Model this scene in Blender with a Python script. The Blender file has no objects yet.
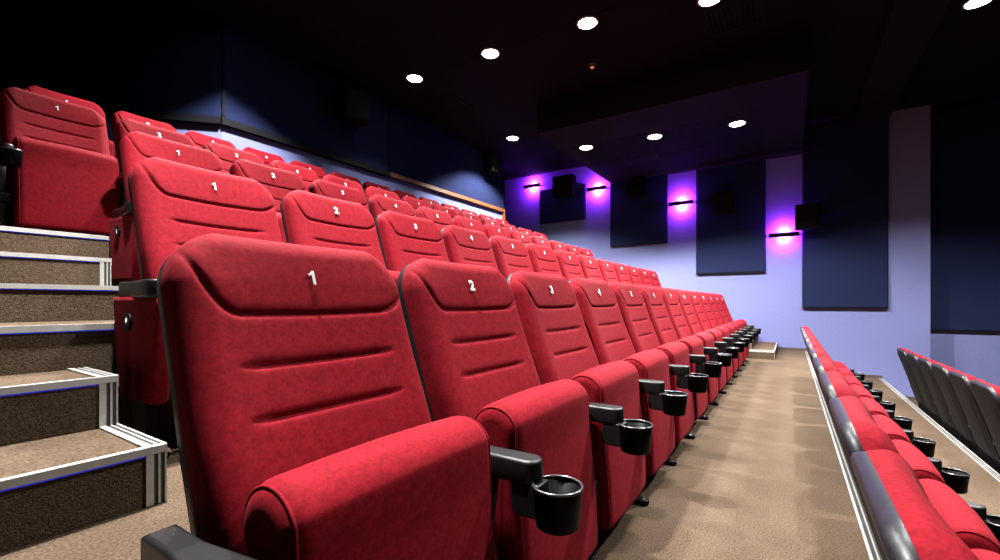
import bpy, math, random
from mathutils import Vector, Matrix
random.seed(7)
scene = bpy.context.scene
COL = scene.collection
PI = math.pi

# ------------------------------------------------------------------ metrics
P = 0.60                    # seat pitch along the rows
DEPTH = 1.124               # row to row
RISE = 0.433                # rise per row
WALL_X = 10.44              # far side wall
CAM_Z = 0.942
TIERS = [-2, -1, 0, 1, 2, 3, 4, 5]
def floor_z(n):
    return {-2: -1.20, -1: -0.76, 0: -0.425}.get(n, RISE * (n - 1))
def edge_y(n):              # front edge of tier n
    return -0.295 if n == 1 else -0.262 + DEPTH * (n - 1)
BACK_Y = 5.78

# ------------------------------------------------------------------ materials
def node_mat(name):
    m = bpy.data.materials.new(name); m.use_nodes = True
    nt = m.node_tree
    return m, nt, nt.nodes['Principled BSDF']
def plain(name, col, rough=0.5, metal=0.0, spec=0.5):
    m, nt, b = node_mat(name)
    b.inputs['Base Color'].default_value = (*col, 1)
    b.inputs['Roughness'].default_value = rough
    b.inputs['Metallic'].default_value = metal
    b.inputs['Specular IOR Level'].default_value = spec
    return m
def noisy(name, c1, c2, scale, rough=0.9, bump=0.0, bscale=None, spec=0.3, detail=4, lo=0.35, hi=0.65, sheen=0, dist=0.002, c3=None, scale3=3):
    m, nt, b = node_mat(name)
    tc = nt.nodes.new('ShaderNodeTexCoord')
    n = nt.nodes.new('ShaderNodeTexNoise'); n.inputs['Scale'].default_value = scale; n.inputs['Detail'].default_value = detail
    nt.links.new(tc.outputs['Object'], n.inputs['Vector'])
    r = nt.nodes.new('ShaderNodeValToRGB')
    r.color_ramp.elements[0].position = lo; r.color_ramp.elements[0].color = (*c1, 1)
    r.color_ramp.elements[1].position = hi; r.color_ramp.elements[1].color = (*c2, 1)
    nt.links.new(n.outputs['Fac'], r.inputs['Fac'])
    out = r.outputs['Color']
    if c3:
        n3 = nt.nodes.new('ShaderNodeTexNoise'); n3.inputs['Scale'].default_value = scale3; n3.inputs['Detail'].default_value = 3
        nt.links.new(tc.outputs['Object'], n3.inputs['Vector'])
        r3 = nt.nodes.new('ShaderNodeValToRGB')
        r3.color_ramp.elements[0].position = 0.4; r3.color_ramp.elements[0].color = (*c3, 1)
        r3.color_ramp.elements[1].position = 0.62; r3.color_ramp.elements[1].color = (1, 1, 1, 1)
        nt.links.new(n3.outputs['Fac'], r3.inputs['Fac'])
        mx = nt.nodes.new('ShaderNodeMix'); mx.data_type = 'RGBA'; mx.blend_type = 'MULTIPLY'
        mx.inputs['Factor'].default_value = 1.0
        nt.links.new(out, mx.inputs['A']); nt.links.new(r3.outputs['Color'], mx.inputs['B'])
        out = mx.outputs['Result']
    nt.links.new(out, b.inputs['Base Color'])
    b.inputs['Roughness'].default_value = rough
    b.inputs['Specular IOR Level'].default_value = spec
    if sheen:
        b.inputs['Sheen Weight'].default_value = sheen
        b.inputs['Sheen Roughness'].default_value = 0.4
        b.inputs['Sheen Tint'].default_value = (1, 0.35, 0.38, 1)
    if bump:
        n2 = nt.nodes.new('ShaderNodeTexNoise'); n2.inputs['Scale'].default_value = bscale or scale; n2.inputs['Detail'].default_value = 2
        nt.links.new(tc.outputs['Object'], n2.inputs['Vector'])
        bp = nt.nodes.new('ShaderNodeBump'); bp.inputs['Strength'].default_value = bump; bp.inputs['Distance'].default_value = dist
        nt.links.new(n2.outputs['Fac'], bp.inputs['Height']); nt.links.new(bp.outputs['Normal'], b.inputs['Normal'])
    return m
def emit(name, col, strength):
    m, nt, b = node_mat(name)
    b.inputs['Base Color'].default_value = (0.02, 0.02, 0.02, 1)
    b.inputs['Emission Color'].default_value = (*col, 1)
    b.inputs['Emission Strength'].default_value = strength
    return m

M = {}
M['velvet'] = noisy('red_velvet', (0.110, 0.0024, 0.0060), (0.148, 0.0038, 0.0094), 130, rough=0.85, bump=0.3, bscale=420, spec=0.06, sheen=0.010, dist=0.001, c3=(0.80, 0.74, 0.76), scale3=55)
M['black'] = plain('black_plastic', (0.0011, 0.0010, 0.0011), 0.45, 0, 0.04)
M['black_matt'] = noisy('black_grained_plastic', (0.0030, 0.0030, 0.0036), (0.0060, 0.0060, 0.0066), 300, rough=0.40, bump=0.15, bscale=600, spec=0.24)
M['shell'] = noisy('black_shell_plastic', (0.0060, 0.0060, 0.0078), (0.0120, 0.0120, 0.0156), 90, rough=0.38, spec=0.17, bump=0.05, bscale=300)
M['rim'] = plain('polished_black_rim', (0.02, 0.02, 0.022), 0.22, 0, 1.0)
M['shell_rear'] = plain('matt_black_shell', (0.0060, 0.0054, 0.0054), 0.55, 0, 0.06)
M['chrome'] = plain('chrome', (0.7, 0.7, 0.72), 0.2, 1.0)
M['alu'] = noisy('brushed_aluminium', (0.2851, 0.2765, 0.2592), (0.3283, 0.3197, 0.3024), 40, rough=0.5, spec=0.5)
M['alu'].node_tree.nodes['Principled BSDF'].inputs['Metallic'].default_value = 0.35
M['rubber'] = plain('black_rubber', (0.012, 0.012, 0.012), 0.7)
M['carpet'] = noisy('brown_carpet', (0.0306, 0.0202, 0.0133), (0.0846, 0.0598, 0.0403), 150, rough=1.0, bump=0.9, bscale=260, spec=0.05, lo=0.30, hi=0.66, dist=0.004, c3=(0.86, 0.84, 0.82), scale3=2.5)
M['number'] = plain('white_number_print', (0.3825, 0.3825, 0.3825), 0.5)
M['wall'] = noisy('lavender_blue_wall', (0.110, 0.121, 0.250), (0.124, 0.136, 0.278), 55, rough=0.95, bump=0.25, bscale=120, spec=0.1)
M['wall_navy'] = noisy('navy_fabric_wall', (0.0054, 0.0081, 0.0270), (0.0076, 0.0113, 0.0351), 160, rough=1, bump=0.2, bscale=400, spec=0.05)
M['wall_dark'] = noisy('dark_navy_wall', (0.0022, 0.0029, 0.0101), (0.0036, 0.0047, 0.0144), 160, rough=1, spec=0.05)
M['panel'] = noisy('navy_fabric_panel', (0.0075, 0.0105, 0.031), (0.0108, 0.0150, 0.042), 220, rough=1, bump=0.3, bscale=500, spec=0.03)
M['ceil'] = noisy('black_ceiling_tile', (0.0019, 0.0015, 0.0015), (0.0025, 0.0021, 0.0021), 120, rough=0.95, spec=0.1)
M['soffit'] = noisy('brown_black_ceiling_board', (0.0031, 0.0023, 0.0020), (0.0041, 0.0030, 0.0025), 60, rough=0.9, spec=0.1)
M['trim'] = plain('black_painted_trim', (0.003, 0.003, 0.004), 0.7, 0, 0.08)
M['wood'] = noisy('orange_brown_wood', (0.1008, 0.0315, 0.0084), (0.1428, 0.0504, 0.0147), 18, rough=0.5)
M['base'] = plain('brown_baseboard', (0.0450, 0.0288, 0.0210), 0.6)
M['led'] = emit('blue_led_strip', (0.03, 0.05, 1.0), 0.4)
M['lamp'] = emit('downlight_lens', (1.0, 0.97, 0.95), 40)
M['ring'] = plain('downlight_ring', (0.2100, 0.2100, 0.2160), 0.4)
M['sconce_lens'] = emit('violet_lamp_lens', (1.0, 0.25, 1.0), 5)
M['red_led'] = emit('red_detector_light', (1.0, 0.22, 0.12), 0.9)
M['grille'] = plain('dark_speaker_grille', (0.003, 0.0025, 0.0022), 0.9, 0, 0.1)
M['switch'] = plain('pale_switch_plastic', (0.2100, 0.1980, 0.2040), 0.5)
M['door'] = plain('black_door', (0.008, 0.007, 0.009), 0.6)

# ------------------------------------------------------------------ helpers
class MB:
    def __init__(s): s.v = []; s.f = []; s.m = []; s.sm = []
    def add(s, vs, fs, mi=0, smooth=False):
        o = len(s.v); s.v += [tuple(v) for v in vs]
        for f in fs: s.f.append([i + o for i in f]); s.m.append(mi); s.sm.append(smooth)
    def box(s, a, b, mi=0):
        x0, y0, z0 = a; x1, y1, z1 = b
        v = [(x0,y0,z0),(x1,y0,z0),(x1,y1,z0),(x0,y1,z0),(x0,y0,z1),(x1,y0,z1),(x1,y1,z1),(x0,y1,z1)]
        s.add(v, [(0,3,2,1),(4,5,6,7),(0,1,5,4),(1,2,6,5),(2,3,7,6),(3,0,4,7)], mi)
    def loft(s, rings, mi=0, smooth=True, cap=True, closed=True):
        n = len(rings[0]); vs = [p for r in rings for p in r]; fs = []
        for i in range(len(rings) - 1):
            for j in range(n if closed else n - 1):
                k = (j + 1) % n
                fs.append((i*n+j, i*n+k, (i+1)*n+k, (i+1)*n+j))
        s.add(vs, fs, mi, smooth)
        if cap:
            s.add(rings[0], [tuple(reversed(range(n)))], mi, False); s.add(rings[-1], [tuple(range(n))], mi, False)
    def prism(s, poly, axis, a, b, mi=0, bev=0.0, smooth=False):
        """poly: list of 2-D points extruded along axis ('x','y','z') from a to b, optionally with rounded rims"""
        def put(p, t):
            return {'x': (t, p[0], p[1]), 'y': (p[0], t, p[1]), 'z': (p[0], p[1], t)}[axis]
        if not bev:
            s.loft([[put(p, a) for p in poly], [put(p, b) for p in poly]], mi, smooth); return
        rings = []
        K = 4
        for i in range(K + 1):
            th = PI/2 * i / K
            q = inset(poly, bev * (1 - math.sin(th))); rings.append([put(p, a + bev*(1 - math.cos(th))) for p in q])
        for i in range(K, -1, -1):
            th = PI/2 * i / K
            q = inset(poly, bev * (1 - math.sin(th))); rings.append([put(p, b - bev*(1 - math.cos(th))) for p in q])
        s.loft(rings, mi, True)
    def cyl(s, c, r, h, axis='z', seg=24, mi=0, r2=None):
        r2 = r if r2 is None else r2
        def put(a, rr, t):
            u, w = rr*math.cos(a), rr*math.sin(a)
            return {'z': (c[0]+u, c[1]+w, c[2]+t), 'x': (c[0]+t, c[1]+u, c[2]+w), 'y': (c[0]+u, c[1]+t, c[2]+w)}[axis]
        A = [2*PI*i/seg for i in range(seg)]
        s.loft([[put(a, r, 0) for a in A], [put(a, r2, h) for a in A]], mi, True)
    def lathe(s, prof, c, seg=32, mi=0):
        A = [2*PI*i/seg for i in range(seg)]
        s.loft([[(c[0]+r*math.cos(a), c[1]+r*math.sin(a), c[2]+z) for a in A] for r, z in prof], mi, True, cap=False)
    def tube(s, pts, r, seg=8, mi=0):
        rings = []
        for i, p in enumerate(pts):
            p = Vector(p); d = (Vector(pts[min(i+1, len(pts)-1)]) - Vector(pts[max(i-1, 0)])).normalized()
            up = Vector((1, 0, 0)) if abs(d.x) < 0.9 else Vector((0, 0, 1))
            a = d.cross(up).normalized(); b = d.cross(a)
            rings.append([tuple(p + a*r*math.cos(2*PI*k/seg) + b*r*math.sin(2*PI*k/seg)) for k in range(seg)])
        s.loft(rings, mi)
    def build(s, name, mats, parent=None, loc=None):
        me = bpy.data.meshes.new(name)
        me.from_pydata(s.v, [], s.f); me.validate(clean_customdata=False)
        for m in (mats if isinstance(mats, (list, tuple)) else [mats]): me.materials.append(m)
        if len(me.polygons) == len(s.f):
            me.polygons.foreach_set('material_index', s.m); me.polygons.foreach_set('use_smooth', s.sm)
        import bmesh
        bm = bmesh.new(); bm.from_mesh(me); bmesh.ops.remove_doubles(bm, verts=bm.verts, dist=1e-6)
        bmesh.ops.recalc_face_normals(bm, faces=bm.faces); bm.to_mesh(me); bm.free()
        o = bpy.data.objects.new(name, me); COL.objects.link(o)
        if parent: o.parent = parent
        if loc: o.location = loc
        return o
def inset(poly, d):
    if d <= 0: return list(poly)
    n = len(poly)
    area = sum(poly[i][0]*poly[(i+1) % n][1] - poly[(i+1) % n][0]*poly[i][1] for i in range(n))
    sg = 1 if area > 0 else -1
    out = []
    for i in range(n):
        p0, p1, p2 = poly[i-1], poly[i], poly[(i+1) % n]
        e1 = Vector((p1[0]-p0[0], p1[1]-p0[1])).normalized(); e2 = Vector((p2[0]-p1[0], p2[1]-p1[1])).normalized()
        n1 = Vector((-e1.y, e1.x))*sg; n2 = Vector((-e2.y, e2.x))*sg
        b = n1 + n2
        if b.length < 1e-6: b = n1
        b = b.normalized(); k = d / max(0.4, b.dot(n1))
        out.append((p1[0]+b.x*k, p1[1]+b.y*k))
    return out
def rrect(x0, y0, x1, y1, r, seg=6):
    rs = r if isinstance(r, (list, tuple)) else [r]*4      # order: x1y0? corners go (x0,y0),(x1,y0),(x1,y1),(x0,y1)
    cs = [(x0+rs[0], y0+rs[0], PI, rs[0]), (x1-rs[1], y0+rs[1], 1.5*PI, rs[1]), (x1-rs[2], y1-rs[2], 0, rs[2]), (x0+rs[3], y1-rs[3], 0.5*PI, rs[3])]
    out = []
    for cx, cy, a0, rr in cs:
        for i in range(seg + 1):
            a = a0 + PI/2*i/seg; out.append((cx+rr*math.cos(a), cy+rr*math.sin(a)))
    return out
def tag(o, label=None, cat=None, group=None, kind=None):
    if label: o['label'] = label
    if cat: o['category'] = cat
    if group: o['group'] = group
    if kind: o['kind'] = kind
    return o
def empty(name, loc, rz=0):
    o = bpy.data.objects.new(name, None); COL.objects.link(o)
    o.empty_display_size = 0.1; o.location = loc; o.rotation_euler = (0, 0, rz)
    return o
def struct(mb, name, mats, label, cat):
    return tag(mb.build(name, mats), label, cat, kind='structure')

# ------------------------------------------------------------------ the seat (built once; origin on the floor, facing -y)
OY = 0.70                                  # design y of the origin
TILT = math.radians(18.5)
S_, C_ = math.sin(TILT), math.cos(TILT)
BO = Vector((0, 0.908 - 0.712*math.sin(TILT) - OY, 0.995 - 0.712*math.cos(TILT)))         # lower end of the backrest's front surface
U_ = Vector((0, S_, C_)); N_ = Vector((0, -C_, S_)); X_ = Vector((1, 0, 0))
VTOP = 0.812
def bp(x, v, w): return BO + X_*x + U_*v + N_*w
def half_width(v, w0, rc, top):
    t = v - (top - rc)
    arc = rc - math.sqrt(max(0, rc*rc - t*t)) if t > 0 else 0
    return w0 - arc - 0.012*max(0, (0.4 - v))/0.4
def top_arch(x, hw): return -0.010*(x/max(hw, 1e-4))**2
HW, RC = 0.269, 0.115
def back_surface(x, v, hw):
    d_side = max(0, hw - abs(x)); d_top = max(0, VTOP - v)
    def rnd(d, r): 
        t = min(1, d/r); return 1 - math.sqrt(max(0, 1 - (1-t)**2))
    w = -0.046*min(1, max(rnd(d_side, 0.060), 0.95*rnd(d_top, 0.05)))
    # padding: the head cushion and lumbar swell a little
    w += 0.002*math.exp(-((v-0.72)/0.07)**2) + 0.012*math.exp(-((v-0.30)/0.16)**2)
    w += 0.024*(x/HW)**2 * (1 - 0.5*max(0, min(1, (v - 0.70)/0.11)))
    # head cushion seam: level in the middle, sweeping up at both sides
    ax = abs(x)
    up = 0.125 if x < 0 else 0.035      # the seam climbs higher on one side
    t = max(0, (ax - 0.165)/0.085); vg = 0.632 + up*t**2.2
    slope = up*2.2*t**1.2/0.085 if t > 0 else 0
    if ax < 0.255:
        dist = (v - vg)/math.sqrt(1 + slope*slope)
        fade = min(1, max(0, (0.258 - ax)/0.03))
        w -= 0.010*fade*math.exp(-(dist/0.0046)**2)
        w -= 0.002*fade*math.exp(-(dist/0.012)**2)
    for vl in (0.527, 0.425):
        fade = min(1, max(0, (0.19 - ax)/0.05))
        w -= 0.009*fade*math.exp(-((v - vl)/0.0046)**2) + 0.002*fade*math.exp(-((v - vl)/0.014)**2)
    return w
def make_backrest():
    mb = MB(); NX, NV = 112, 170
    rings = []
    for j in range(NV + 1):
        tv = j/NV; v = VTOP*(1 - (1 - tv)**1.15)
        hw = half_width(v, HW, RC, VTOP)
        row = []
        for i in range(NX + 1):
            sx = math.sin((i/NX*2 - 1)*PI/2*0.86)/math.sin(PI/2*0.86)
            x = sx*hw
            row.append(bp(x, v, back_surface(x, v, hw)))
        rings.append(row)
    # skirt around to the shell
    full = []
    for row, j in zip(rings, range(NV + 1)):
        a, b = Vector(row[0]), Vector(row[-1])
        a -= N_*((a - BO).dot(N_) + 0.049); b -= N_*((b - BO).dot(N_) + 0.049)
        full.append([a] + row + [b])
    mb.loft(full, 0, True, cap=False, closed=False)
    top = full[-1]; mb.loft([top, [Vector(p) - N_*((Vector(p) - BO).dot(N_) + 0.049) for p in top]], 0, True, cap=False, closed=False)
    return mb
def shell_outline(grow, v0):
    pts = []
    n = 26
    vs = [v0 + (VTOP + grow - v0)*(1 - (1 - k/n)**2.2) for k in range(n + 1)]
    for v in vs:
        hw = half_width(min(v, VTOP + grow), HW + grow, RC + grow, VTOP + grow); pts.append((hw, v))
    hw = pts[-1][0]
    for k in range(1, 12): 
        x = hw*(1 - 2*k/12); pts.append((x, VTOP + grow))
    left = [(-x, v) for x, v in pts[:n + 1]]
    return pts + list(reversed(left))
def make_shell():
    mb = MB(); o0 = shell_outline(-0.003, -0.10)
    rings = []
    for w, g in ((-0.045, 0.0), (-0.049, 0.002), (-0.071, 0.002), (-0.078, -0.004), (-0.081, -0.016)):
        rings.append([bp(x - math.copysign(min(abs(x), max(0, -g)), x) if g < 0 else x + math.copysign(g, x) , v + (g if v > 0 else 0), w - 0.012*math.exp(-((v - 0.15)/0.2)**2)) for x, v in o0])
    rings = [[bp(0, 0.35, -0.045)]*len(o0)] + rings
    mb.loft(rings, 0, True, cap=False)
    rear = [rings[-1]]                                  # rear face: bulged with moulded arcs
    for sc, bw in ((0.9, -0.084), (0.8, -0.081), (0.72, -0.087), (0.5, -0.091), (0.0, -0.093)):
        rear.append([bp(x*sc, 0.34 + (v - 0.34)*sc, bw - 0.014*math.exp(-((0.34 + (v - 0.34)*sc - 0.15)/0.2)**2)) for x, v in o0])
    mb.loft(rear, 1, True, cap=False)
    return mb
def cushion_profile():
    # (y, z) outline of the tipped-up seat pad, counter-clockwise from the bottom front
    y = lambda v: v - OY
    pts = [(y(0.558), 0.105), (y(0.544), 0.118), (y(0.540), 0.14), (y(0.544), 0.25), (y(0.553), 0.36), (y(0.563), 0.46), (y(0.572), 0.535)]
    c = (y(0.648), 0.598)
    for k in range(11):
        a = PI + (-PI)*k/10 - 0.30
        pts.append((c[0] + 0.079*math.cos(a), c[1] + 0.078*math.sin(a)))
    pts += [(y(0.716), 0.555), (y(0.706), 0.46), (y(0.694), 0.36), (y(0.680), 0.24), (y(0.660), 0.14), (y(0.650), 0.112), (y(0.638), 0.103)]
    # smooth subdivide
    for _ in range(2):
        q = []
        n = len(pts)
        for i in range(n):
            a, b = pts[i], pts[(i+1) % n]
            q += [(0.75*a[0]+0.25*b[0], 0.75*a[1]+0.25*b[1]), (0.25*a[0]+0.75*b[0], 0.25*a[1]+0.75*b[1])]
        pts = q
    return pts
CW = 0.252
def make_cushion():
    mb = MB(); prof = cushion_profile(); r = 0.038; rings = []
    for side in (-1, 1):
        ks = range(7) if side < 0 else range(6, -1, -1)
        for k in ks:
            th = PI/2*k/6; q = inset(prof, r*(1 - math.sin(th)))
            rings.append([(side*(CW - r*(1 - math.cos(th))*1.0) if False else side*(CW - r + r*math.cos(th)), p[0], p[1]) for p in q])
        if side < 0:
            for x in (-0.12, 0.0, 0.12):
                rings.append([(x, p[0] - (0.006 if p[0] < 0.62 - OY else 0)*(1 - (x/0.2)**2), p[1] + (0.006*(1-(x/0.2)**2) if p[1] > 0.6 else 0)) for p in prof])
    mb.loft(rings, 0, True)
    return mb
def make_piping(side):
    mb = MB(); prof = inset(cushion_profile(), 0.0085)
    # from the bottom front, up the front and over the top
    sel = [p for p in prof if p[0] < 0.645 - OY or p[1] > 0.55]
    sel.sort(key=lambda p: math.atan2(p[1] - 0.40, p[0] - (0.645 - OY)) % (2*PI), reverse=True)
    i0 = min(range(len(sel)), key=lambda i: sel[i][1]); sel = sel[i0:] + sel[:i0]
    mb.tube([(side*(CW - 0.0125), p[0], p[1]) for p in sel], 0.0030, 6)
    return mb
def arm_poly(w0, w1, y_tip, y_rear):
    pts = [(w0/2, y_rear), (w0/2, y_rear - 0.1)]
    pts += [(w1/2, y_tip + 0.07)]
    for k in range(0, 11):
        a = -PI*k/10
        pts.append((w1/2*math.cos(a), y_tip + 0.030 + 0.030*math.sin(a)))
    pts += [(-w1/2, y_tip + 0.07), (-w0/2, y_rear - 0.1), (-w0/2, y_rear)]
    return list(reversed(pts))
def make_arm(x, extra=0):
    mb = MB()
    poly = [(px + x, py) for px, py in arm_poly(0.050, 0.062 + extra, 0.478 - OY, 0.845 - OY)]
    mb.prism(poly, 'z', 0.524, 0.581, 0, bev=0.009)
    return mb
def make_cup(x):
    mb = MB(); c = (x, 0.437 - OY, 0.440)
    mb.lathe([(0.0, 0.0), (0.043, 0.0), (0.048, 0.004), (0.0555, 0.085), (0.0565, 0.090), (0.0535, 0.090), (0.045, 0.010), (0.0, 0.008)], c, 40)
    return mb
def make_cup_rim(x):
    mb = MB(); c = (x, 0.437 - OY, 0.440)
    mb.lathe([(0.0545 + 0.0034*math.cos(2*PI*k/10), 0.0915 + 0.0034*math.sin(2*PI*k/10)) for k in range(11)], c, 48)
    return mb
def make_cup_bracket(x):
    mb = MB()
    mb.prism(rrect(0.470 - OY, 0.452, 0.545 - OY, 0.530, [0.012, 0.02, 0.004, 0.004]), 'x', x - 0.028, x + 0.026, 0, bev=0.006)
    return mb
def make_stand(x):
    mb = MB()
    y = lambda v: v - OY
    mb.prism([(y(0.645), 0.03), (y(0.735), 0.03), (y(0.80), 0.53), (y(0.60), 0.53), (y(0.615), 0.40)], 'x', x - 0.016, x + 0.016, 0, bev=0.005)
    return mb
def make_foot(x):
    mb = MB()
    poly = rrect(x - 0.027, 0.548 - OY, x + 0.027, 0.83 - OY, [0.026, 0.026, 0.015, 0.015])
    mb.prism(poly, 'z', 0.0, 0.026, 0, bev=0.010)
    return mb
def make_bolt(x):
    mb = MB(); mb.cyl((x, 0.578 - OY, 0.024), 0.011, 0.010, 'z', 6); mb.cyl((x, 0.578 - OY, 0.022), 0.016, 0.005, 'z', 16)
    return mb
def make_hinge(x):
    mb = MB()
    mb.prism(rrect(0.575 - OY, 0.245, 0.625 - OY, 0.305, 0.008), 'x', x - 0.026, x + 0.026, 0, bev=0.005)
    mb.cyl((x - 0.026, 0.66 - OY, 0.275), 0.02, 0.052, 'x', 16)
    return mb
def make_side_panel(x):
    mb = MB(); y = lambda v: v - OY
    poly = [(y(0.515), 0.205), (y(0.53), 0.19), (y(0.79), 0.19), (y(0.805), 0.20), (y(0.85), 0.50), (y(0.85), 0.527), (y(0.478), 0.527), (y(0.478), 0.50)]
    mb.prism(poly, 'x', x - 0.028, x + 0.020, 0, bev=0.012)
    return mb
def text_mesh(txt, size, extr=0.0010, off=0.0):
    cu = bpy.data.curves.new('digit', 'FONT'); cu.body = txt; cu.size = size; cu.align_x = 'CENTER'; cu.align_y = 'CENTER'
    cu.extrude = extr; cu.offset = off; cu.resolution_u = 3
    o = bpy.data.objects.new('digit', cu); COL.objects.link(o)
    bpy.context.view_layer.update()
    me = bpy.data.meshes.new_from_object(o.evaluated_get(bpy.context.evaluated_depsgraph_get()))
    bpy.data.objects.remove(o); bpy.data.curves.remove(cu)
    me.materials.clear()
    return me
DIG = {}
def one_mesh():
    mb = MB(); poly = [(0.000, -0.0165), (0.0068, -0.0165), (0.0068, 0.0165), (0.0015, 0.0165), (-0.0015, 0.0115), (-0.0085, 0.0095), (-0.0085, 0.0045), (0.000, 0.0060)]
    mb.prism(poly, 'z', -0.0012, 0.0012); o = mb.build('seat_number', M['number']); me = o.data; bpy.data.objects.remove(o); return me
def digit_mesh(n):
    if n == 1 and n not in DIG: DIG[n] = one_mesh()
    if n not in DIG:
        me = text_mesh(str(n), 0.048, 0.0012, 0.0024); me.materials.append(M['number']); me.name = 'seat_number'
        DIG[n] = me
    return DIG[n]
BADGE = {}
HP = P/2
proto = empty('cinema_seat', (0, 0, -50))
PARTS = {}
PARTS['backrest'] = make_backrest().build('backrest', M['velvet'], proto)
PARTS['back_shell'] = make_shell().build('back_shell', [M['shell'], M['shell_rear']], proto)
PARTS['seat_cushion'] = make_cushion().build('seat_cushion', M['velvet'], proto)
for s in (-1, 1): make_piping(s).build('piping', M['velvet'], PARTS['seat_cushion'])
PARTS['armrest'] = make_arm(HP).build('armrest', M['black_matt'], proto)
PARTS['cup_holder'] = make_cup(HP).build('cup_holder', M['black'], proto)
make_cup_rim(HP).build('rim', M['rim'], PARTS['cup_holder'])
make_cup_bracket(HP).build('bracket', M['black_matt'], PARTS['cup_holder'])
PARTS['stand'] = make_stand(HP).build('stand', M['black_matt'], proto)
make_hinge(HP).build('hinge_box', M['black'], PARTS['stand'])
PARTS['foot'] = make_foot(HP).build('foot', M['black'], proto)
make_bolt(HP).build('bolt', M['chrome'], PARTS['foot'])
END = {   # parts only the first seat of a row has, on its open side
    'armrest': make_arm(-HP - 0.008, 0.052), 'side_panel': make_side_panel(-HP - 0.020), 'stand': make_stand(-HP - 0.01), 'foot': make_foot(-HP - 0.01)}
ENDM = {'armrest': 'black_matt', 'side_panel': 'velvet', 'stand': 'black_matt', 'foot': 'black'}
END = {k: mb.build(k, M[ENDM[k]]) for k, mb in END.items()}
for o in END.values(): COL.objects.unlink(o)
bolt_end = make_bolt(-HP - 0.01).build('bolt', M['chrome']); COL.objects.unlink(bolt_end)
def copy_tree(o, parent=None):
    c = o.copy(); COL.objects.link(c)
    if parent: c.parent = parent
    for ch in o.children: copy_tree(ch, c)
    return c
def badge_obj(parent, txt):
    mb = MB(); x = -HP - 0.020 - 0.028
    mb.cyl((x + 0.004, 0.70 - OY, 0.445), 0.030, -0.012, 'x', 28)
    b = mb.build('row_badge', M['black'], parent)
    if txt not in BADGE:
        me = text_mesh(txt, 0.034, 0.0008, 0.0006); me.materials.append(M['number']); BADGE[txt] = me
    return b
def place_seat(xc, n_row, z, number, label, group, first=False, yoff=0.0, badge=None):
    r = copy_tree(proto)
    r.location = (xc, OY + DEPTH*(n_row - 1) + yoff, z)
    tag(r, label, 'seat', group)
    if number is not None:
        back = [c for c in r.children if c.name.startswith('backrest')][0]
        d = bpy.data.objects.new('seat_number', digit_mesh(number)); COL.objects.link(d); d.parent = back
        d.location = bp(0, 0.712, 0.0085)
        d.rotation_euler = (PI/2 - TILT, 0, 0); d['label'] = 'white seat number %d' % number
    if first:
        for k in ('armrest', 'stand', 'foot', 'side_panel'):
            c = END[k].copy(); COL.objects.link(c); c.parent = r
            if k == 'foot':
                b = bolt_end.copy(); COL.objects.link(b); b.parent = c
            if k == 'side_panel' and badge:
                badge_obj(c, badge)
                t = bpy.data.objects.new('row_number', BADGE[badge]); COL.objects.link(t); t.parent = c
                t.location = (-HP - 0.020 - 0.028 - 0.009, 0.70 - OY, 0.445); t.rotation_euler = (PI/2, 0, -PI/2)
    return r

rowname = {1: 'nearest row, beside the brown carpet aisle', 2: 'second row from the carpet aisle', 3: 'third row from the carpet aisle',
           4: 'fourth row from the carpet aisle', 5: 'topmost row, against the pale back wall'}
rowgroup = {1: 'seats of the nearest row', 2: 'seats of the second row', 3: 'seats of the third row', 4: 'seats of the fourth row', 5: 'seats of the topmost row'}
for row, ns in ((1, range(1, 14)), (2, range(1, 14)), (3, range(1, 13)), (4, range(-1, 13)), (5, range(0, 13))):
    for n in ns:
        num = n if row < 4 else n + 1
        xc = P*(n + 0.01 + 0.5*(row - 1))
        if num == 0:
            lab = 'red cinema seat cut off by the left photo edge, beside the folded seat 1'; num = None
        elif row >= 4 and n == 0:
            lab = 'red folded cinema seat numbered 1 standing directly at the top of the carpeted stairs' if row == 4 else 'red cinema seat peeking out behind the seat 1 at the top of the stairs'
        else:
            lab = 'red velvet cinema seat numbered %d in the %s' % (num, rowname[row])
        place_seat(xc, row, floor_z(row), num, lab, rowgroup[row], first=(n == ns[0]), badge=str(row + 2) if row < 4 else None)
far0 = ['nearest the camera', 'second from the camera', 'third from the camera', 'fourth from the camera', 'fifth from the camera',
        'fifth from its far end', 'fourth from its far end', 'third from its far end', 'second from its far end', 'at its far end']
for k in range(10):
    place_seat(P*(1.6 + k), 0, floor_z(0), None, 'black-backed red seat right of the aisle edge strip, %s' % far0[k],
               'seats below the aisle edge strip', first=(k == 0), yoff=0.012)
for k in range(6):
    far = ['cut by the right photo edge', 'second from the right photo edge', 'third from the right photo edge', 'third from its far end',
           'second from its far end', 'at its far end'][k]
    place_seat(P*(8.3 + k), -1, floor_z(-1), None, 'black-backed red seat in the lowest row at the right, %s' % far, 'seats of the lowest row at the right', first=False)
def drop(o):
    for c in list(o.children): drop(c)
    bpy.data.objects.remove(o)
drop(proto)
for o in list(END.values()) + [bolt_end]: bpy.data.objects.remove(o)

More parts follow.
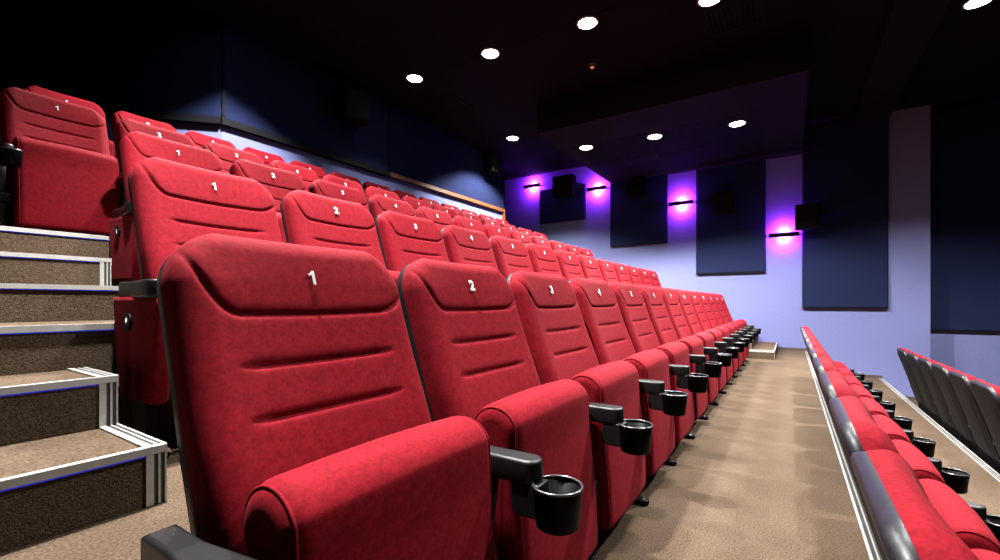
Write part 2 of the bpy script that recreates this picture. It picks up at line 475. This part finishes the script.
# ------------------------------------------------------------------ floor tiers and steps
XL = -3.2
def nosing_mb(x0, x1, y, z, stripes=True, face=0.017):
    mb = MB()
    mb.box((x0, y - 0.006, z - face), (x1, y, z + 0.004), 0)             # face
    if stripes:
        ys = [y, y + 0.008, y + 0.020, y + 0.026, y + 0.040, y + 0.050]
        for i in range(5): mb.box((x0, ys[i], z - 0.001), (x1, ys[i+1], z + (0.004 if i % 2 == 0 else 0.002)), i % 2)
    else:
        mb.box((x0, y, z - 0.001), (x1, y + 0.012, z + 0.004), 0)
    return mb
tier_label = {-2: 'lowest brown carpet floor below all the seat rows', -1: 'carpeted floor under the lowest row of seats at the right', 0: 'carpeted floor under the row of seats right of the aisle edge strip',
              1: 'wide brown carpet aisle floor beside the nearest seat row', 2: 'carpeted tier under the second seat row', 3: 'carpeted tier under the third seat row',
              4: 'carpeted tier under the fourth seat row', 5: 'carpeted tier under the topmost seat row'}
for i, n in enumerate(TIERS):
    y0 = edge_y(n) if n > -2 else -9.0
    y1 = edge_y(n + 1) if n < 5 else (9.6)
    mb = MB(); mb.box((XL if n < 4 else -5.0, y0, -1.6), (WALL_X + 0.3, y1, floor_z(n)))
    o = struct(mb, 'floor' if i == 0 else 'floor', M['carpet'], tier_label[n], 'floor')
    if n > -2:
        x0 = {4: -4.0, 5: -4.0}.get(n, XL)
        x1 = WALL_X
        nosing_mb(x0, x1, y0, floor_z(n), stripes=(n <= 1)).build('nosing', [M['alu'], M['rubber']], o)
        if n > 1:
            m2 = MB(); m2.box((x0, y0 - 0.004, floor_z(n) - 0.021), (x1 if n > 4 else P*(0.5*(n - 1) + 0.3), y0 - 0.0005, floor_z(n) - 0.0175)); m2.build('led_strip', M['led'], o)
def aisle_step(x0, x1, y0, y1, z0, z1, open_side, label):
    mb = MB(); mb.box((x0, y0, z0), (x1, y1, z1 - 0.001))
    st = struct(mb, 'aisle_step', M['carpet'], label, 'step')
    nosing_mb(x0, x1, y0, z1, stripes=False, face=0.015).build('nosing', [M['alu'], M['rubber']], st)
    led = MB(); led.box((x0, y0 - 0.003, z1 - 0.019), (x1 - (0.045 if open_side > 0 else 0), y0 - 0.0005, z1 - 0.0155)); led.build('led_strip', M['led'], st)
    # striped aluminium profile on riser corner and along the open tread side
    sgn = open_side; xe = x1 if sgn > 0 else x0
    e = MB(); xs = [0.0, 0.004, 0.013, 0.018, 0.027, 0.043]
    for i in range(5):
        a, b = sorted((xe - sgn*xs[i], xe - sgn*xs[i+1]))
        h = 0.004 if i % 2 == 0 else 0.0015
        e.box((a, y0 - h - 0.001, z0 + 0.002), (b, y0 + 0.002, z1 - 0.015), i % 2)
        e.box((a, y0 + 0.012, z1 - 0.002), (b, y1 - 0.005, z1 + h), i % 2)
    e.box((min(xe, xe + sgn*0.003), y0, z1 - 0.03), (max(xe, xe + sgn*0.003), y1 - 0.005, z1 + 0.004), 0)
    e.build('edge_strip', [M['alu'], M['rubber']], st)
    return st
ords = {(2, 0): 'lowest visible carpeted step at the left, with the widest striped corner', (2, 1): 'second carpeted step up at the left, under the red side panel',
        (3, 0): 'carpeted step at the left, fourth nosing up from the floor', (3, 1): 'carpeted step at the left, second nosing below the folded seat 1'}
for n in (1, 2, 3):
    for k, (ys) in enumerate((0.228, 0.585)):
        unit = 0.0009469
        y0 = ys*1000*unit + DEPTH*(n - 1)
        x_end = P*(0.81 + 0.5*(n - 2)) if n > 1 else P*0.25
        z0 = floor_z(n); r = RISE/3
        aisle_step(XL if n > 1 else -3.0, x_end, y0, edge_y(n + 1), z0 + r*k, z0 + r*(k + 1), 1,
                   ords.get((n, k), 'carpeted step of the near aisle below the photo, %s of its two' % ('lower' if k == 0 else 'upper')))
for n in (1, 2, 3, 4):
    for k, ys in enumerate((0.228, 0.585)):
        y0 = ys*0.9469 + DEPTH*(n - 1); r = RISE/3; z0 = floor_z(n)
        aisle_step(P*14.3, WALL_X - 0.002, y0, edge_y(n + 1), z0 + r*k, z0 + r*(k + 1), -1,
                   ('small carpeted step with pale edge strips at the far end of the aisle' if (n, k) == (1, 0) else
                    'carpeted step along the far wall behind the end of row %d, %s of two' % (n, 'lower' if k == 0 else 'upper')))

# ------------------------------------------------------------------ walls, ceiling
def wall_box(a, b, name, mat, label):
    mb = MB(); mb.box(a, b); return struct(mb, name, mat, label, 'wall')
CEIL = CAM_Z + 3.40
SOF = CAM_Z + 2.88
STEPY = -2.02                                  # the far wall steps back here
wall_box((WALL_X, STEPY, -1.7), (WALL_X + 0.5, 9.0, CEIL + 0.3), 'wall_far', M['wall'], 'lavender blue far side wall carrying navy panels and violet lamps')
wall_box((WALL_X + 0.32, -9.0, -1.7), (WALL_X + 0.5, STEPY, CEIL + 0.3), 'wall_right', M['wall'], 'recessed darker stretch of lavender wall at the right photo edge')
# baseboards follow the tiers
for n in TIERS:
    y0 = max(edge_y(n), STEPY) if n > -2 else STEPY; y1 = edge_y(n + 1) if n < 5 else BACK_Y
    if y1 <= STEPY or n < -1: continue
    zb = floor_z(n)
    mb = MB(); mb.box((WALL_X - 0.012, max(y0, STEPY), zb), (WALL_X - 0.001, y1, zb + 0.055))
    struct(mb, 'baseboard_far', M['base'], 'brown baseboard at the foot of the far wall, %s' % tier_label[n].replace('brown carpet ', '').replace('carpeted ', '').replace('floor', 'level').replace('tier', 'level'), 'baseboard')
# back wall: pale band below, navy upholstery above, black / wood rail between
BX0, BX1 = 2.66, 8.95
RAIL_Z = CAM_Z + 2.17
BW = 5.75
mb = MB(); mb.box((BX0, BW, 1.5), (BX1, BW + 0.2, RAIL_Z)); struct(mb, 'wall_back', M['wall'], 'pale lavender band of back wall behind the topmost seat row', 'wall')
mb = MB(); mb.box((BX0, BW - 0.02, RAIL_Z), (BX1, BW + 0.2, CEIL + 0.2)); struct(mb, 'wall_back_upper', M['wall_navy'], 'navy upholstered upper back wall above the black rail', 'wall')
mb = MB(); mb.box((BX0 - 0.02, BW - 0.06, RAIL_Z - 0.03), (5.32, BW - 0.001, RAIL_Z + 0.05)); struct(mb, 'trim_1', M['trim'], 'black rail along the back wall, left part', 'trim')
mb = MB(); mb.box((5.32, BW - 0.06, RAIL_Z - 0.02), (BX1, BW - 0.001, RAIL_Z + 0.05)); struct(mb, 'trim_2', M['wood'], 'orange brown wooden rail along the back wall, right part', 'trim')
mb = MB(); mb.box((BX1 - 0.06, BW - 0.06, 1.73), (BX1, BW - 0.001, RAIL_Z - 0.02)); struct(mb, 'trim_3', M['wood'], 'upright wooden end post of the back wall rail', 'trim')
mb = MB(); mb.box((BX0 - 0.012, BW - 0.045, RAIL_Z + 0.05), (BX0 + 0.025, BW - 0.015, CEIL)); struct(mb, 'trim_4', M['trim'], 'thin black upright strip on the navy back wall corner', 'trim')
mb = MB(); mb.box((5.30, BW - 0.03, RAIL_Z + 0.05), (5.325, BW - 0.019, CEIL)); struct(mb, 'trim_5', M['trim'], 'thin black upright seam above the start of the wooden rail', 'trim')
# angled wall left of the corner
def angled(x0, y0, ang, length, z0, z1, th, name, mat, label, cat='wall', off=0.0):
    d = Vector((math.cos(ang), math.sin(ang))); nrm = Vector((d.y, -d.x))
    if nrm.y > 0: nrm = -nrm
    a = Vector((x0, y0)) + nrm*off; b = a + d*length
    q = [a, b, b - nrm*th, a - nrm*th]
    mb = MB(); mb.prism([(p.x, p.y) for p in q], 'z', z0, z1); return struct(mb, name, mat, label, cat)
AA = math.radians(180 - 44)
angled(BX0, BW, AA, 5.0, 1.5, RAIL_Z, 0.2, 'wall_left_angled', M['wall'], 'pale angled wall band left of the back wall corner')
angled(BX0, BW, AA, 1.55, RAIL_Z, CEIL + 0.2, 0.2, 'wall_left_angled_upper', M['wall_navy'], 'navy upholstered angled wall left of the upright black strip', off=0.02)
angled(BX0 - 1.55*0.719, BW + 1.55*0.695, AA, 3.4, RAIL_Z, CEIL + 0.2, 0.2, 'wall_left_dark', M['wall_dark'], 'very dark angled wall at the upper left', off=0.02)
angled(BX0, BW, AA, 5.0, RAIL_Z - 0.03, RAIL_Z + 0.05, 0.06, 'trim_6', M['trim'], 'black rail on the angled wall at the left', 'trim', off=0.06)
wall_box((-5.2, -9.0, -1.7), (-5.0, 9.6, CEIL + 0.3), 'wall_left', M['wall_dark'], 'dark side wall beyond the left photo edge')
wall_box((-5.0, 9.3, -1.7), (0.0, 9.6, CEIL + 0.3), 'wall_rear', M['wall_dark'], 'dark rear wall at the upper left behind the seats')
wall_box((-5.0, -9.2, -1.7), (WALL_X + 0.5, -9.0, CEIL + 0.3), 'wall_front', M['wall_dark'], 'dark wall in front of the seating')
# dark exit recess at the far back corner
wall_box((BX1, BW + 0.9, 1.5), (WALL_X, BW + 1.1, CEIL + 0.2), 'wall_recess', M['wall_dark'], 'dark recess wall at the far back corner')
dm = MB(); dm.box((BX1 + 0.12, BW + 0.80, 1.732), (BX1 + 1.02, BW + 0.86, 3.85))
dr = tag(dm.build('door_1', M['door']), 'black door in the dark far back corner', 'door', kind='structure')
for k, (a, b) in enumerate((((BX1 + 0.04, BW + 0.78, 1.732), (BX1 + 0.12, BW + 0.88, 3.93)), ((BX1 + 1.02, BW + 0.78, 1.732), (BX1 + 1.10, BW + 0.88, 3.93)), ((BX1 + 0.12, BW + 0.78, 3.85), (BX1 + 1.02, BW + 0.88, 3.93)))):
    f = MB(); f.box(a, b); f.build('door_frame', M['base'], dr)
h = MB(); h.cyl((BX1 + 0.92, BW + 0.74, 2.6), 0.012, 0.55, 'z', 10); h.box((BX1 + 0.91, BW + 0.74, 2.66), (BX1 + 0.93, BW + 0.80, 2.69)); h.box((BX1 + 0.91, BW + 0.74, 3.06), (BX1 + 0.93, BW + 0.80, 3.09)); h.build('pull_handle', M['black'], dr)
sw = MB(); sw.prism(rrect(BX1 + 0.10, 2.78, BX1 + 0.19, 2.92, 0.01), 'y', BW + 0.885, BW + 0.899, 0, bev=0.003); sw.box((BX1 + 0.125, BW + 0.879, 2.81), (BX1 + 0.165, BW + 0.886, 2.89))
# ceiling
mb = MB(); mb.box((-5.2, -9.2, CEIL), (WALL_X + 0.5, 9.6, CEIL + 0.2)); ceil = struct(mb, 'ceiling', M['ceil'], 'black tiled ceiling high above the seats', 'ceiling')
g = MB()
for x in [-1 + 1.2*k for k in range(8)]: g.box((x - 0.006, -6, CEIL - 0.004), (x + 0.006, 7, CEIL - 0.0005))
for y in [-4.8 + 1.2*k for k in range(9)]: g.box((-2, y - 0.006, CEIL - 0.0035), (WALL_X - 0.01, y + 0.006, CEIL - 0.0005))
g.build('tile_grid', M['soffit'], ceil)
SX, SY0, SY1 = 6.70, -0.20, 3.62
mb = MB(); mb.box((SX, SY0, SOF), (WALL_X - 0.001, SY1, CEIL)); sof = struct(mb, 'ceiling_soffit', M['soffit'], 'dropped brownish ceiling block beside the far wall', 'ceiling')
m2 = MB(); m2.box((7.68, 0.40, SOF - 0.004), (WALL_X - 0.02, 3.42, SOF - 0.0005)); m2.build('inner_panel', M['ceil'], sof)
m3 = MB()
for x in (8.9,): m3.box((x - 0.006, 0.42, SOF - 0.008), (x + 0.006, 3.4, SOF - 0.004))
for y in (1.0, 1.6, 2.2, 2.8): m3.box((7.7, y - 0.006, SOF - 0.008), (WALL_X - 0.03, y + 0.006, SOF - 0.004))
m3.build('tile_grid', M['soffit'], sof)
mb = MB(); mb.box((2.0, -1.45, CEIL - 0.16), (WALL_X - 0.001, -0.95, CEIL - 0.001)); struct(mb, 'ceiling_beam', M['soffit'], 'brownish ceiling beam crossing at the upper right', 'beam')

# ------------------------------------------------------------------ wall panels
def wall_panel(y0, y1, z0, z1, label, x=WALL_X):
    mb = MB()
    mb.prism(rrect(min(y0, y1), z0, max(y0, y1), z1, 0.012), 'x', x - 0.060, x - 0.012, 0, bev=0.008)
    o = tag(mb.build('acoustic_panel', M['panel']), label, 'wall panel', 'navy acoustic panels on the far wall')
    f = MB(); f.box((x - 0.052, min(y0, y1) - 0.012, z0 - 0.02), (x - 0.001, max(y0, y1) + 0.012, z0 - 0.001)); 
    f.box((x - 0.045, min(y0, y1) - 0.012, z0), (x - 0.001, min(y0, y1) - 0.001, z1)); f.box((x - 0.045, max(y0, y1) + 0.001, z0), (x - 0.001, max(y0, y1) + 0.012, z1))
    f.build('frame', M['trim'], o)
    return o
U = 0.0009469; H = 0.0011306
wall_panel(4512*U, 5839*U, CAM_Z + 1850*H, CAM_Z + 2.95, 'highest navy wall panel, between the two farthest violet lamps')
wall_panel(2447*U, 3810*U, CAM_Z + 1200*H, SOF - 0.005, 'navy wall panel between the second and third violet lamps from the left')
wall_panel(446*U, 1788*U, CAM_Z + 555*H, SOF - 0.005, 'navy wall panel between the third and rightmost violet lamps')
wall_panel(-1536*U, -223*U, CAM_Z - 78*H, CEIL - 0.02, 'tall navy wall panel just right of the rightmost violet lamp')
wall_panel(-5200*U, STEPY - 0.02, CAM_Z - 420*H, CEIL - 0.02, 'wide navy wall panel cut by the right photo edge', x=WALL_X + 0.32)

# ------------------------------------------------------------------ violet wall lamps
def spot(loc, target, energy, color, size_deg, blend, radius, name, parent=None):
    l = bpy.data.lights.new(name, 'SPOT'); l.energy = energy; l.color = color; l.spot_size = math.radians(size_deg); l.spot_blend = blend; l.shadow_soft_size = radius
    o = bpy.data.objects.new(name, l); COL.objects.link(o)
    d = Vector(target) - Vector(loc); o.rotation_euler = d.to_track_quat('-Z', 'Y').to_euler()
    if parent:
        o.parent = parent; o.location = Vector(loc) - parent.location
    else: o.location = loc
    return o
def point(loc, energy, color, radius, name, parent=None):
    l = bpy.data.lights.new(name, 'POINT'); l.energy = energy; l.color = color; l.shadow_soft_size = radius
    o = bpy.data.objects.new(name, l); COL.objects.link(o)
    o.location = Vector(loc) - parent.location if parent else loc
    if parent: o.parent = parent
    return o
VIOLET = (0.36, 0.02, 1.0); PINK = (1.0, 0.10, 0.75)
def sconce(y, z, label, p=1.0):
    r = empty('wall_lamp', (WALL_X, y, z)); tag(r, label, 'wall lamp', 'violet wall lamps')
    b = MB(); b.prism(rrect(-0.25, -0.042, 0.25, 0.042, 0.008), 'x', -0.135, -0.115, 0, bev=0.004); b.box((-0.115, -0.235, -0.02), (-0.10, 0.235, 0.02))
    b.build('bar', M['black'], r)
    for s in (-1, 1):
        c = MB(); c.box((-0.12, s*0.205 - 0.012, -0.02), (0, s*0.205 + 0.012, 0.02)); c.build('wall_bracket', M['black'], r)
    for s in (-1, 1):
        ln = MB(); pts = [(0.075*math.cos(PI*k/12), s*0.030*math.sin(PI*k/12)) for k in range(13)]
        ln.prism(pts, 'x', -0.085, -0.06, 0); ln.build('lamp_lens', M['sconce_lens'], r)
        w = Vector((WALL_X, y, z))
        spot(w + Vector((-0.07, 0, s*0.058)), w + Vector((0, 0, s*0.062)), 46*p, PINK, 165, 0.2, 0.02, 'pink_lamp', r)
        spot(w + Vector((-0.095, 0, s*0.062)), w + Vector((0, 0, s*0.085)), 110*p, VIOLET, 174, 0.1, 0.03, 'violet_lamp', r)
    return r
sconce(106*U, CAM_Z + 1.327, 'violet wall lamp nearest the aisle, rightmost of four')
sconce(2117*U, CAM_Z + 2.18, 'violet wall lamp second from the right')
sconce(4161*U, CAM_Z + 2.77, 'violet wall lamp second from the left')
sconce(6050*U, CAM_Z + 3.09, 'violet wall lamp farthest back, beside the dark exit', 0.9)
tag(sw.build('light_switch', M['switch']), 'pale grey light switch on the dark wall of the far corner', 'switch')

# speakers on the far wall
def speaker(y, z, w, hgt, label, d=0.26):
    r = empty('wall_speaker', (WALL_X, y, z)); tag(r, label, 'speaker', 'black speakers on the far wall')
    c = MB(); c.prism(rrect(-w/2, -hgt/2, w/2, hgt/2, 0.02), 'x', -d - 0.07, -0.10, 0, bev=0.012); c.build('cabinet', M['grille'], r)
    g = MB(); g.prism(rrect(-w/2 + 0.03, -hgt/2 + 0.03, w/2 - 0.03, hgt/2 - 0.03, 0.02), 'x', -d - 0.082, -d - 0.069, 0, bev=0.004); g.build('grille', M['grille'], r)
    k = MB(); k.box((-0.11, -0.05, -0.06), (-0.001, 0.05, 0.06)); k.build('wall_bracket', M['black'], r)
    return r
speaker(-0.28, CAM_Z + 1.62, 0.40, 0.46, 'black speaker box right of the rightmost violet lamp')
speaker(1.15, CAM_Z + 2.05, 0.40, 0.44, 'black speaker box on the navy panel between third and fourth violet lamps')
speaker(2.95, CAM_Z + 2.62, 0.40, 0.42, 'black speaker box on the navy panel right of the second violet lamp')
speaker(4.75, CAM_Z + 2.92, 0.55, 0.50, 'black speaker box left of the second violet lamp, near the ceiling')
# speaker boxes on the navy back wall
def back_speaker(x, z, w, hgt, label):
    r = empty('wall_speaker', (x, BW, z)); tag(r, label, 'speaker', 'black speakers on the back wall')
    c = MB(); c.prism(rrect(-w/2, -hgt/2, w/2, hgt/2, 0.02), 'y', -0.30, -0.08, 0, bev=0.012); c.build('cabinet', M['grille'], r)
    g = MB(); g.prism(rrect(-w/2 + 0.03, -hgt/2 + 0.03, w/2 - 0.03, hgt/2 - 0.03, 0.02), 'y', -0.312, -0.299, 0, bev=0.004); g.build('grille', M['grille'], r)
    k = MB(); k.box((-0.05, -0.09, -0.06), (0.05, -0.02, 0.06)); k.build('wall_bracket', M['black'], r)
back_speaker(4.43, CAM_Z + 2.98, 0.46, 0.46, 'black speaker box high on the navy back wall, left one')
back_speaker(8.25, CAM_Z + 3.10, 0.40, 0.42, 'black speaker box high on the navy back wall, right one')

# ceiling fittings
def vent(x, y, label):
    r = empty('ceiling_vent', (x, y, CEIL)); tag(r, label, 'air vent', 'black air vents in the ceiling')
    f = MB(); w = 0.3
    for a, b in (((-w, -w, -0.02), (w, -w + 0.04, -0.005)), ((-w, w - 0.04, -0.02), (w, w, -0.005)), ((-w, -w + 0.04, -0.02), (-w + 0.04, w - 0.04, -0.005)), ((w - 0.04, -w + 0.04, -0.02), (w, w - 0.04, -0.005))): f.box(a, b)
    f.build('frame', M['soffit'], r)
    s = MB()
    for k in range(9): s.box((-w + 0.05, -0.24 + 0.058*k, -0.018), (w - 0.05, -0.225 + 0.058*k, -0.007))
    s.build('louvre', M['trim'], r)
vent(5.9, 0.55, 'square louvred air vent in the dark ceiling, near the dropped ceiling block')
vent(5.9, 4.9, 'square louvred air vent in the dark ceiling, far back')
sd = MB(); sd.lathe([(0.0, -0.05), (0.025, -0.05), (0.045, -0.035), (0.055, -0.012), (0.055, -0.001), (0.0, -0.001)], (0, 0, 0), 24)
Zd = (SOF - CAM_Z + 0.2)
so = tag(sd.build('smoke_detector', M['base'], None, (6.02, 2.36, CEIL)), 'small round ceiling detector with a reddish light near the dropped block', 'detector')
rl = MB(); rl.cyl((0, 0, -0.058), 0.024, 0.010, 'z', 16); rl.build('indicator_light', M['red_led'], so)

# ------------------------------------------------------------------ ceiling downlights
W_ = (1.0, 0.975, 0.95)
def downlight(x, y, zc, label, e, size=108, blend=0.35, aim=(0, 0)):
    r = empty('downlight', (x, y, zc)); tag(r, label, 'ceiling light', 'round white ceiling downlights')
    k = MB(); k.lathe([(0.100, -0.0005), (0.134, -0.0005), (0.134, -0.010), (0.126, -0.014), (0.112, -0.014), (0.100, -0.004)], (0, 0, 0), 36); k.build('trim_ring', M['ring'], r)
    l = MB(); l.cyl((0, 0, -0.012), 0.111, 0.008, 'z', 32); l.build('lens', M['lamp'], r)
    spot((x, y, zc - 0.03), (x + aim[0], y + aim[1], zc - 1.03), e, W_, size, blend, 0.07, 'lamp', r)
    return r
E0 = 1650
DL = [
 (4.93, 4.76, CEIL, 'round downlight over the back rows, left of the four far small ones', 0.12),
 (5.0, 3.42, CEIL, 'glowing downlight in the upper middle, second brightest', 1.0),
 (5.1, 2.06, CEIL, 'brightest glowing downlight at the top middle', 1.0),
 (5.45, 0.75, CEIL, 'downlight cut by the top photo edge', 1.0),
 (7.83, 4.80, CEIL, 'farthest small downlight, leftmost of the four above the violet lamps', 1.6),
 (7.76, 3.16, SOF - 0.004, 'small downlight in the dropped ceiling block, left of three', 1.1),
 (7.9, 1.96, SOF - 0.004, 'small downlight in the dropped ceiling block, middle of three', 1.1),
 (8.05, 0.71, SOF - 0.004, 'small downlight in the dropped ceiling block, right of three', 1.1),
 (7.15, -1.78, CEIL, 'elongated looking downlight at the upper right corner', 1.0),
 (2.5, 4.70, CEIL, 'downlight above the photo over the back corner', 1.15),
 (2.5, 3.42, CEIL, 'downlight above the photo over the fourth row', 1.0),
 (2.6, 2.0, CEIL, 'downlight above the photo over the near seats', 1.15),
 (2.6, -0.2, CEIL, 'downlight above the photo in front of the nearest row', 0.75),
 (5.0, -0.55, CEIL, 'downlight above the photo over the aisle', 1.9),
 (2.6, -1.9, CEIL, 'downlight above the photo over the lower rows, near', 0.3),
 (5.0, -2.0, CEIL, 'downlight above the photo over the lower rows, middle', 0.8),
 (7.3, -3.6, CEIL, 'downlight above the photo over the lower rows, far', 0.8),
 (0.55, 1.6, CEIL, 'downlight above the photo over the near stairs', 2.3),
]
for x, y, z, lab, f in DL: downlight(x, y, z, lab, E0*f, size=(94 if (4.9 < x < 5.2 and y > 1) or y == 3.42 else 84 if x < 1 else 122 if x > 7 and y > -2 else 106), blend=(0.6 if x < 1 else 0.35))

# ------------------------------------------------------------------ world, camera
w = bpy.data.worlds.new('World'); scene.world = w; w.use_nodes = True
w.node_tree.nodes['Background'].inputs['Color'].default_value = (0.6, 0.62, 0.8, 1)
w.node_tree.nodes['Background'].inputs['Strength'].default_value = 0.0
cam = bpy.data.cameras.new('camera'); co = bpy.data.objects.new('camera', cam); COL.objects.link(co)
cam.sensor_width = 36; cam.lens = 16.0; cam.clip_start = 0.02
co.location = (0, 0, CAM_Z); co.rotation_euler = (PI/2, 0, math.radians(33.13 - 90))
cam.shift_y = 22.5/1000
scene.camera = co
scene.view_settings.view_transform = 'Standard'; scene.view_settings.look = 'None'
scene.view_settings.exposure = -0.12; scene.view_settings.gamma = 1; scene.view_settings.use_curve_mapping = False
